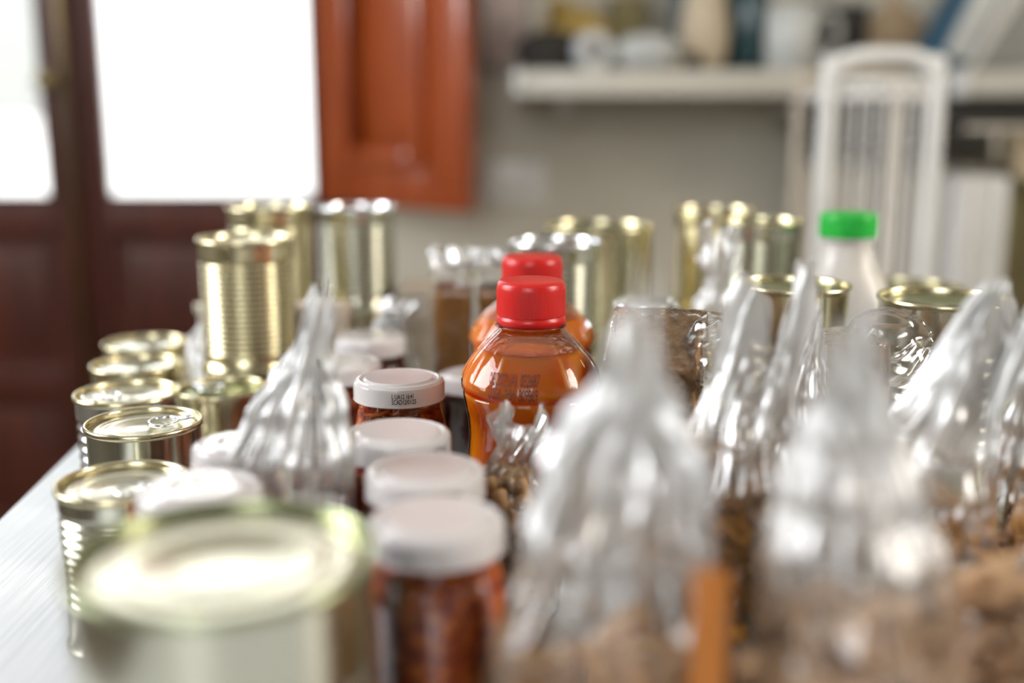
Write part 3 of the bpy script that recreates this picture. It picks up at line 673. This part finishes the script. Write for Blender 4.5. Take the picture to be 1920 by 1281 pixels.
bag(-0.100, 0.472, 0.028, 0.021, 0.162, 'tall clear bag with a pointed gathered tip, behind the large foreground tin', None, seed=81, lean=(0.020, 0.0), mat='film_white', prof=LEFT)
bag(0.152, 0.830, 0.034, 0.024, 0.150, 'crumpled clear bag standing before the two tall tins by the wall', None, seed=91, lean=(0.0, 0.0), mat='film', crump=1.6)
bag(-0.112, 0.925, 0.034, 0.022, 0.092, 'small crumpled clear bag below the tall pale tin', None, seed=95, lean=(0.02, 0.0), mat='film', crump=1.6)
bag(-0.262, 0.800+0.15, 0.020, 0.018, 0.085, 'small crumpled clear bag left of the tall closely ribbed tin', None, seed=97, mat='film', crump=1.4)

# ------------------------------------------------------------------ puffed-grain packs
def bumpy_block(sx, sy, sz, n, amp, freq, seed):
    bm = bmesh.new(); bmesh.ops.create_cube(bm, size=1)
    bmesh.ops.subdivide_edges(bm, edges=bm.edges[:], cuts=n, use_grid_fill=True)
    for v in bm.verts:
        c = v.co; nn = Vector((c.x**9, c.y**9, c.z**9)); nn = nn.normalized() if nn.length > 0 else Vector((0, 0, 1))
        m = Vector((c.x*sx, c.y*sy, (c.z+0.5)*sz))
        rnd_ = 1-0.06*((abs(c.x*2))**6*(abs(c.y*2))**6)
        m.x *= rnd_; m.y *= rnd_
        d, p_ = noise.voronoi(m*freq+Vector((seed, 0, 0)))
        v.co = m+nn*(amp*(1-2.2*d[0]))
        if v.co.z < 0.0005: v.co.z = 0.0005
    me = bpy.data.meshes.new('block'); bm.to_mesh(me); bm.free(); return me
def crumple_box(sx, sy, sz, n, amp, freq, seed, g=0.0015):
    bm = bmesh.new(); bmesh.ops.create_cube(bm, size=1)
    bmesh.ops.subdivide_edges(bm, edges=bm.edges[:], cuts=n, use_grid_fill=True)
    for v in bm.verts:
        c = v.co; m = Vector((c.x*(sx+2*g), c.y*(sy+2*g), (c.z+0.5)*(sz+g)))
        nv = noise.noise_vector(m*freq+Vector((seed, 1, 2))); rg = 1-2*abs(noise.noise(m*freq*0.7+Vector((0, seed, 0))))
        v.co = m+Vector((nv.x, nv.y, nv.z))*amp*0.5+Vector((c.x, c.y, 0))*2*amp*max(0, rg)*0.6
        if v.co.z < 0.0004: v.co.z = 0.0004
    me = bpy.data.meshes.new('wrapper'); bm.to_mesh(me); bm.free(); return me
def gathered_tail(L, w, seed, nf=9):
    """ribbed, puffed end of a film tube gathered towards one end"""
    vs = []; fs = []; na = 96; nt = 26
    for j in range(nt+1):
        t = j/nt; r = w*(0.55+0.75*sin(pi*min(1, t*1.05))**0.8*(1-0.25*t)); 
        for i in range(na):
            th = 2*pi*i/na; k = 1+0.07*cos(nf*th+1.5*noise.noise(Vector((t*3, seed, th))))*min(1, t*3)+0.05*noise.noise(Vector((cos(th)*3, sin(th)*3, t*6+seed)))
            vs.append((L*t, r*cos(th)*k, r*sin(th)*k*0.8))
    for j in range(nt):
        for i in range(na): A = j*na+i; B_ = j*na+(i+1) % na; fs.append((A, B_, B_+na, A+na))
    return mesh('tail', vs, fs)
def grain_pack(x, y, sx, sy, sz, rz, tail, label, seed, tilt=0.0):
    e = empty('puffed_grain_pack', (x, y, T), label, 'food pack', 'film-wrapped puffed-grain packs', rz)
    e.rotation_euler = (tilt, 0, rz); e.location.z = T+sin(tilt)*(sy/2+0.003)
    link('grain_block', bumpy_block(sx, sy, sz, 56, 0.0014, 210, seed), M['grain'], e)
    link('film', crumple_box(sx, sy, sz, 30, 0.002, 60, seed, 0.002), M['film_tight'], e)
    t = link('gathered_end', gathered_tail(tail[0], tail[1], seed), M['film_white'], e)
    t.location = (sx/2-0.006, 0, sz-tail[1]*0.55); t.rotation_euler = (0, radians(tail[2]), 0)
    return e
p = unproj(1283, 668, 0.60)
grain_pack(p.x, p.y+0.065, 0.046, 0.046, p.z-T+0.010, radians(-14), (0.034, 0.019, -18), 'puffed-grain block in clear film, tilted so its flat top shows, beside the nearer silver-lidded jar', 3.1, radians(27))
p = unproj(1555, 670, 0.60)
grain_pack(p.x+0.008, p.y+0.02, 0.038, 0.040, p.z-T+0.006, radians(10), (0.042, 0.022, -20), 'puffed-grain block in clear film with ribbed film end, in front of the polished gold tins', 7.7)

# two brown meal packs with crumpled film tops
for k, (u, wd, lab) in enumerate(((851, 0.0290, 'left one of two brown meal packs with crumpled clear tops behind the bottles'),
                                  (930, 0.0280, 'right one of two brown meal packs with crumpled clear tops behind the bottles'))):
    q = unproj(u, 535, 0.885)
    e = empty('meal_pack', (q.x, q.y, T), lab, 'food pack', 'brown meal packs', radians(0))
    link('brown_block', bumpy_block(wd-0.001, 0.034, q.z-T, 24, 0.0006, 260, k*5+1.3), M['brown_block'], e)
    link('film', crumple_box(wd-0.0006, 0.036, q.z-T, 16, 0.001, 60, k*3+1, 0.0006), M['film_block'], e)
    tp = link('crumpled_top', film_bag_mesh(wd*0.52, 0.018, 0.030, nf=7, seed=200+k, crump=3.2, nt=30, na=120,
              prof=[(0, .8, .9, .05), (.3, .95, .95, .2), (.7, 1.0, .8, .3), (1.0, .95, .5, .4)], jag=0.15), M['film_white'], e)
    tp.location = (-0.002, 0, q.z-T-0.001)

# cream cartons
def carton(x, y, w_, d_, h_, z0, label, lines=0):
    e = empty('card_box', (x, y, T+z0), label, 'box')
    box('box_body', -w_/2, w_/2, -d_/2, d_/2, 0, h_, M['carton'], e, 0.0012)
    box('box_lid', -w_/2-0.001, w_/2+0.001, -d_/2-0.001, d_/2+0.001, h_-0.010, h_+0.001, M['carton'], e, 0.0012)
    return e
carton(-0.156, 0.895, 0.050, 0.040, 0.094, 0, 'upright cream cardboard box between the ribbed tin and the clear bag tip')
for k, nm in enumerate(('bottom', 'second lowest', 'second highest', 'topmost')):
    carton(-0.077+0.001*k, 1.02, 0.052, 0.06, 0.0225, k*0.0237, '%s flat cream carton of the stack left of the brown packs' % nm)

# ------------------------------------------------------------------ background: shelf and what is on it
SY = 2.02; p0 = unproj(962, 132, 2.0); p1 = unproj(962, 188, 2.0); SZ1 = p0.z; SZ0 = SZ1-0.046
def shelf(name, x0, x1, label, y0=SY):
    e = empty(name, ((x0+x1)/2, WY, SZ0), label, 'shelf'); w_ = (x1-x0)/2
    box('shelf_board', -w_, w_, -(WY-y0), 0, 0.006, SZ1-SZ0, M['shelf'], e, 0.006)
    box('shelf_edge', -w_+0.01, w_-0.002, -(WY-y0)-0.012, -(WY-y0), 0, SZ1-SZ0, M['shelf'], e, 0.006)
    box('end_cap', -w_-0.006, -w_+0.010, -(WY-y0)-0.016, 0.0, -0.002, SZ1-SZ0+0.002, M['white_enamel'], e, 0.010)
    for s_ in (-0.7, 0.7): box('bracket', w_*s_-0.01, w_*s_+0.01, -0.18, 0, -0.03, 0.0, M['white_enamel'], e, 0.002)
    return e
x0 = unproj(968, 160, 2.0).x; shelf('wall_shelf', x0, 0.62, 'long white wall shelf on the grey-beige wall, crowded with things')
shelf('wall_shelf', unproj(1792, 160, 2.0).x, 1.6, 'short white wall shelf at the right holding the leaning framed panel')
def onshelf(u, dy=0.10): q = unproj(u, 160, 2.0+dy); return q.x, SY+dy
def sx_(wpx, Z=2.1): return wpx*Z/F
# poster
q = unproj(948, 60, 2.27)
po = empty('notice_board', (q.x, WY, q.z), 'pale pinkish notice sheet in a frame on the wall left of the shelf', 'poster')
box('sheet', -0.042, 0.042, -0.008, -0.004, -0.07, 0.25, M['paper'], po, 0.001)
framed('frame', -0.05, 0.05, -0.078, 0.258, 0.008, 0.008, 0.008, 0.008, -0.012, 0.0, M['grey_panel'], po, 0.001)
def blob(name, loc, size, mat, parent=None, seed=0, amp=0.25, freq=3.0, flat=True):
    bm = bmesh.new(); bmesh.ops.create_icosphere(bm, subdivisions=4, radius=1)
    for v in bm.verts:
        d = noise.noise(v.co*freq+Vector((seed, 0, 0)))+0.5*noise.noise(v.co*freq*2.3+Vector((seed, 3, 0)))
        v.co *= 1+amp*d
        v.co = Vector((v.co.x*size[0], v.co.y*size[1], v.co.z*size[2]+size[2]*0.9))
        if v.co.z < 0: v.co.z = 0
    me = bpy.data.meshes.new(name); bm.to_mesh(me); bm.free()
    return link(name, me, mat, parent, loc)
x, y = onshelf(1032, 0.06)
e = empty('black_pouch', (x, y, SZ1), 'slumped black pouch at the left end of the wall shelf', 'pouch'); blob('pouch_body', (0, 0, 0), (0.062, 0.04, 0.036), M['black'], e, 2); tube('strap', [(-0.05, -0.03, 0.03), (-0.01, -0.045, 0.055), (0.04, -0.03, 0.03)], 0.004, M['black'], e, smooth_n=6)
x, y = onshelf(1075, 0.17)
e = empty('mustard_sack', (x, y, SZ1), 'mustard-coloured cloth sack behind the black pouch on the shelf', 'sack'); blob('sack_body', (0, 0, 0), (0.068, 0.045, 0.062), M['mustard'], e, 5); blob('tied_neck', (-0.03, 0, 0.10), (0.022, 0.02, 0.02), M['mustard'], e, 8)
x, y = onshelf(1110, 0.0)
e = empty('tape_roll', (x, y+0.03, SZ1+0.034), 'roll with a blue and white label standing on the shelf edge', 'tape'); e.rotation_euler = (pi/2, 0, 0.35)
link('roll', lathe('roll', [(0.018, -0.012), (0.034, -0.012), (0.034, 0.012), (0.018, 0.012), (0.018, -0.012)], 40, close_top=False, close_bot=False, sharp=40), M['mug'], e)
link('label', lathe('label', [(0.0345, -0.008), (0.0347, -0.007), (0.0347, 0.007), (0.0345, 0.008)], 40, close_top=False, close_bot=False), M['blue_white'], e)
link('core', lathe('core', [(0.015, -0.0125), (0.018, -0.0125), (0.018, 0.0125), (0.015, 0.0125), (0.015, -0.0125)], 40, close_top=False, close_bot=False, sharp=40), M['blue_white'], e)
x, y = onshelf(1210, 0.06)
e = empty('flour_bag', (x, y, SZ1), 'crumpled off-white bag lying in the middle of the shelf', 'bag'); blob('bag_body', (0, 0, 0), (0.062, 0.04, 0.033), M['mug'], e, 11, 0.35); blob('folded_top', (0.06, 0, 0.0), (0.025, 0.03, 0.014), M['beige'], e, 14)
x, y = onshelf(1292, 0.03)
e = empty('small_pot', (x, y, SZ1), 'tiny dark pot beside the crumpled off-white bag', 'pot'); link('pot_body', lathe('pot_body', [(0.010, 0), (0.015, 0.004), (0.017, 0.016), (0.013, 0.026), (0.014, 0.03)], 24), M['black'], e); link('pot_lid', lathe('pot_lid', [(0.014, 0.03), (0.015, 0.032), (0.006, 0.037), (0.003, 0.042)], 24), M['tan'], e)
x, y = onshelf(1312, 0.10)
e = empty('beige_jug', (x, y, SZ1), 'large beige jug at the back of the shelf above the bright lids', 'jug'); link('jug_body', lathe('jug_body', [(0.03, 0), (0.040, 0.02), (0.045, 0.07), (0.038, 0.12), (0.032, 0.15), (0.038, 0.18)], 40), M['beige'], e); tube('handle', [(0, 0.05, 0.05), (0, 0.075, 0.08), (0, 0.07, 0.13), (0, 0.036, 0.15)], 0.006, M['beige'], e, smooth_n=6)
x, y = onshelf(1172, 0.20)
e = empty('dark_tin_box', (x, y, SZ1), 'dark olive storage box at the back of the shelf', 'box'); box('box_body', -0.035, 0.035, -0.035, 0.035, 0, 0.13, M['olive'], e, 0.004); box('box_lid', -0.038, 0.038, -0.038, 0.038, 0.115, 0.14, M['olive'], e, 0.004)
x, y = onshelf(1400, 0.10)
e = empty('dark_bottle', (x, y, SZ1), 'dark teal glass bottle standing left of the grey-white mug', 'bottle'); link('bottle_body', lathe('bottle_body', [(0.03, 0), (0.034, 0.004), (0.034, 0.11), (0.028, 0.14), (0.013, 0.17), (0.012, 0.22), (0.014, 0.225)], 40), M['teal'], e); link('cap', lathe('cap', [(0.015, 0.215), (0.015, 0.24), (0.012, 0.243)], 24), M['black'], e)
x, y = onshelf(1338, 0.22)
e = empty('storage_box', (x, y, SZ1), 'wide dark storage box at the very back of the shelf behind the beige jug', 'box'); box('box_body', -0.09, 0.09, -0.035, 0.035, 0, 0.19, M['teal'], e, 0.004); box('box_lid', -0.093, 0.093, -0.038, 0.038, 0.175, 0.20, M['black'], e, 0.004)
x, y = onshelf(1472, 0.05)
e = empty('mug', (x, y, SZ1), 'tall grey-white mug with a handle on the shelf', 'mug'); link('mug_body', lathe('mug_body', [(0.040, 0), (0.044, 0.003), (0.047, 0.05), (0.049, 0.11), (0.046, 0.11), (0.043, 0.05), (0.038, 0.006), (0.002, 0.006)], 48), M['mug'], e)
tube('handle', [(0.046, 0, 0.09), (0.075, 0, 0.095), (0.083, 0, 0.06), (0.07, 0, 0.03), (0.045, 0, 0.025)], 0.006, M['mug'], e, smooth_n=6)
x, y = onshelf(1555, 0.16)
e = empty('dark_crate', (x, y, SZ1), 'dark grey storage tub behind the mug on the shelf', 'tub'); box('tub_body', -0.06, 0.05, -0.03, 0.04, 0, 0.12, M['black'], e, 0.008); box('tub_lid', -0.063, 0.053, -0.033, 0.043, 0.12, 0.132, M['grey_panel'], e, 0.004)
# items above the gap between the shelves stand on a narrow bridging board behind the rack
e = shelf('wall_shelf', 0.64, unproj(1770, 160, 2.0).x, 'middle piece of wall shelf hidden behind the rack top', SY+0.05)
q = unproj(1663, 60, 2.14)
e = empty('bread_board', (q.x, SY+0.14, SZ1), 'round tan wooden board leaning on the shelf behind the rack', 'chopping board'); e.rotation_euler = (radians(-8), 0, 0)
bd = link('board', lathe('board', [(0.001, -0.008), (0.058, -0.008), (0.062, -0.004), (0.062, 0.004), (0.058, 0.008), (0.001, 0.008)], 48), M['tan'], e); bd.location = (0, 0, 0.062); bd.rotation_euler = (pi/2, 0, 0)
box('handle', -0.012, 0.012, -0.006, 0.006, 0.118, 0.175, M['tan'], e, 0.004)
q = unproj(1722, 60, 2.1)
e = empty('blue_book', (q.x-0.03, SY+0.03, SZ1+0.026), 'dark blue book leaning to the right beside the tan board', 'book'); e.rotation_euler = (0, radians(24), 0)
box('cover', 0.0, 0.058, -0.07, 0.07, 0.0, 0.20, M['blue'], e, 0.004); box('pages', 0.006, 0.052, -0.072, -0.069, 0.006, 0.196, M['mug'], e, 0.001)
# angled screen on the right shelf: slanting white edge, grey face
q = unproj(1786, 122, 2.0)
e = empty('framed_panel', (q.x, SY+0.03, SZ1), 'grey panel with a slanting white left edge standing on the right shelf', 'panel')
def slant(name, xa, xb, y0, y1, z0, z1, k, mat):
    vs = [(x+k*z, y, z) for y in (y0, y1) for x, z in ((xa, z0), (xb, z0), (xb, z1), (xa, z1))]
    me = mesh(name, vs, [(0, 1, 2, 3), (7, 6, 5, 4), (0, 4, 5, 1), (1, 5, 6, 2), (2, 6, 7, 3), (3, 7, 4, 0)])
    bm = bmesh.new(); bm.from_mesh(me); bmesh.ops.recalc_face_normals(bm, faces=bm.faces[:]); bmesh.ops.bevel(bm, geom=bm.edges[:], offset=0.003, segments=2, affect='EDGES'); bm.to_mesh(me); bm.free()
    return link(name, me, mat, e, smooth=False)
slant('panel', 0.03, 0.40, -0.004, 0.004, 0.012, 0.30, 0.60, M['grey_panel'])
slant('slanting_edge', -0.002, 0.032, -0.014, 0.014, 0.0, 0.31, 0.60, M['white_enamel'])
box('bottom_edge', 0.03, 0.41, -0.012, 0.012, 0.0, 0.012, M['grey_panel'], e, 0.003)

# dark oven-like box hanging under the right shelf
e = empty('hanging_crate', (0.86, 2.14, SZ0-0.085), 'black box fixed below the right shelf, above the radiator', 'box')
box('crate_body', -0.30, 0.42, -0.10, 0.155, 0.0, 0.05, M['black'], e, 0.004); box('crate_rail', -0.31, 0.43, -0.108, -0.098, 0.05, 0.082, M['black'], e, 0.003)

# radiator: columns and header pipes
rd = empty('radiator', (0.72, 2.20, 0.12), 'cream column radiator against the wall behind the white rack', 'radiator')
rh = unproj(1650, 300, 2.2).z-0.12
for k in range(7):
    box('column', -0.165+k*0.052, -0.165+k*0.052+0.046, -0.035, 0.035, 0, rh, M['cream_enamel'], rd, 0.014)
tube('header_pipe', [(-0.15, 0, 0.05), (0.18, 0, 0.05)], 0.016, M['cream_enamel'], rd); tube('header_pipe', [(-0.15, 0, rh-0.05), (0.18, 0, rh-0.05)], 0.016, M['cream_enamel'], rd)
for s_ in (-0.12, 0.14): box('foot', s_-0.02, s_+0.02, -0.03, 0.03, -0.12, 0.01, M['cream_enamel'], rd, 0.004)
e = empty('panel_heater', (unproj(1812, 400, 1.95).x, 1.93, 0), 'narrow white ribbed heater standing right of the rack', 'heater')
hh = unproj(1812, 326, 1.93).z
for k in range(3): box('fin', -0.040+k*0.028, -0.040+k*0.028+0.025, -0.05, 0.05, 0.05, hh, M['white_enamel'], e, 0.009)
box('heater_base', -0.05, 0.055, -0.06, 0.06, 0, 0.055, M['white_enamel'], e, 0.006)
# olive cloth hanging at the far right
def drape(name, w_, h_, folds, depth, sag, mat, parent):
    vs = []; fs = []; nx = 70; nz = 50
    for s_ in (1, -1):
        for j in range(nz+1):
            for i in range(nx+1):
                u_ = i/nx; v_ = j/nz
                vs.append((u_*w_, depth*sin(folds*2*pi*u_+v_*0.8)*(0.4+v_)+0.01*noise.noise(Vector((u_*4, v_*4, 1)))+0.002*s_, -v_*h_-sag*4*u_*(1-u_)*(1-v_*0.5)))
    o = (nx+1)*(nz+1)
    for b_ in (0, o):
        for j in range(nz):
            for i in range(nx): a = b_+j*(nx+1)+i; fs.append((a, a+1, a+nx+2, a+nx+1) if b_ else (a, a+nx+1, a+nx+2, a+1))
    for i in range(nx):
        a = i; fs.append((a, a+1, a+1+o, a+o)); a = nz*(nx+1)+i; fs.append((a+1, a, a+o, a+1+o))
    for j in range(nz):
        a = j*(nx+1); b_ = a+nx+1; fs.append((b_, a, a+o, b_+o)); a += nx; b_ += nx; fs.append((a, b_, b_+o, a+o))
    return link(name, mesh(name, vs, fs), mat, parent)
q = unproj(1868, 240, 1.95)
e = empty('hanging_cloth', (q.x, 1.93, q.z), 'olive-beige cloth hanging from a cream rail at the far right', 'cloth')
drape('cloth_sheet', 0.36, 0.62, 3, 0.018, 0.03, M['olive'], e)
tube('hanging_rail', [(-0.075, 0, 0.0), (0.40, 0, 0.0)], 0.006, M['cream_enamel'], e)
tube('hanging_rail', [(-0.02, 0, 0.0), (-0.02, 0, -0.06)], 0.006, M['cream_enamel'], e)
drape('pale_hem', 0.13, 0.07, 1, 0.01, 0.05, M['beige'], e).location = (0.0, -0.03, 0.0)

# white tubular rack
RY = 1.62
ptL = unproj(1545, 150, 1.60); ptR = unproj(1748, 150, 1.60)
e = empty('wire_rack', ((ptL.x+ptR.x)/2, RY, 0), 'white tubular rack with arched top and thin vertical wires', 'rack')
ztop = unproj(1650, 106, 1.60).z; wl = (ptR.x-ptL.x)/2; r_ = 0.0115
arch = [(-wl, 0, 0.0), (-wl, 0, 0.5), (-wl, 0, ztop-0.05), (-wl+0.010, 0, ztop-0.018), (-wl+0.035, 0, ztop-0.002), (0, 0, ztop), (wl-0.035, 0, ztop-0.002), (wl-0.010, 0, ztop-0.018), (wl, 0, ztop-0.05), (wl, 0, 0.5), (wl, 0, 0.0)]
tube('tube_frame', arch, r_, M['white_enamel'], e, smooth_n=6, n=16)
arch2 = [(a*0.98, b+0.16, c*0.985) for a, b, c in arch]
tube('tube_frame', arch2, r_*0.7, M['cream_enamel'], e, smooth_n=6, n=16)
for k in range(6):
    xx = -wl+0.022+k*(2*wl-0.044)/5
    tube('wire', [(xx, 0, 0.08), (xx, 0, ztop-0.035)], 0.0036, M['white_enamel'], e, n=8)
tube('cross_bar', [(-wl, 0, ztop-0.035), (wl, 0, ztop-0.035)], 0.006, M['white_enamel'], e)
tube('cross_bar', [(-wl, 0, ztop-0.055), (wl, 0, ztop-0.055)], 0.006, M['white_enamel'], e)
tube('cross_bar', [(-wl, 0, 0.08), (wl, 0, 0.08)], 0.006, M['white_enamel'], e)
for s_ in (-1, 1):
    tube('side_bar', [(s_*wl, 0, ztop-0.05), (s_*wl*0.98, 0.16, ztop-0.06)], 0.007, M['white_enamel'], e)
    tube('side_bar', [(s_*wl, 0, 0.15), (s_*wl*0.98, 0.16, 0.15)], 0.007, M['white_enamel'], e)
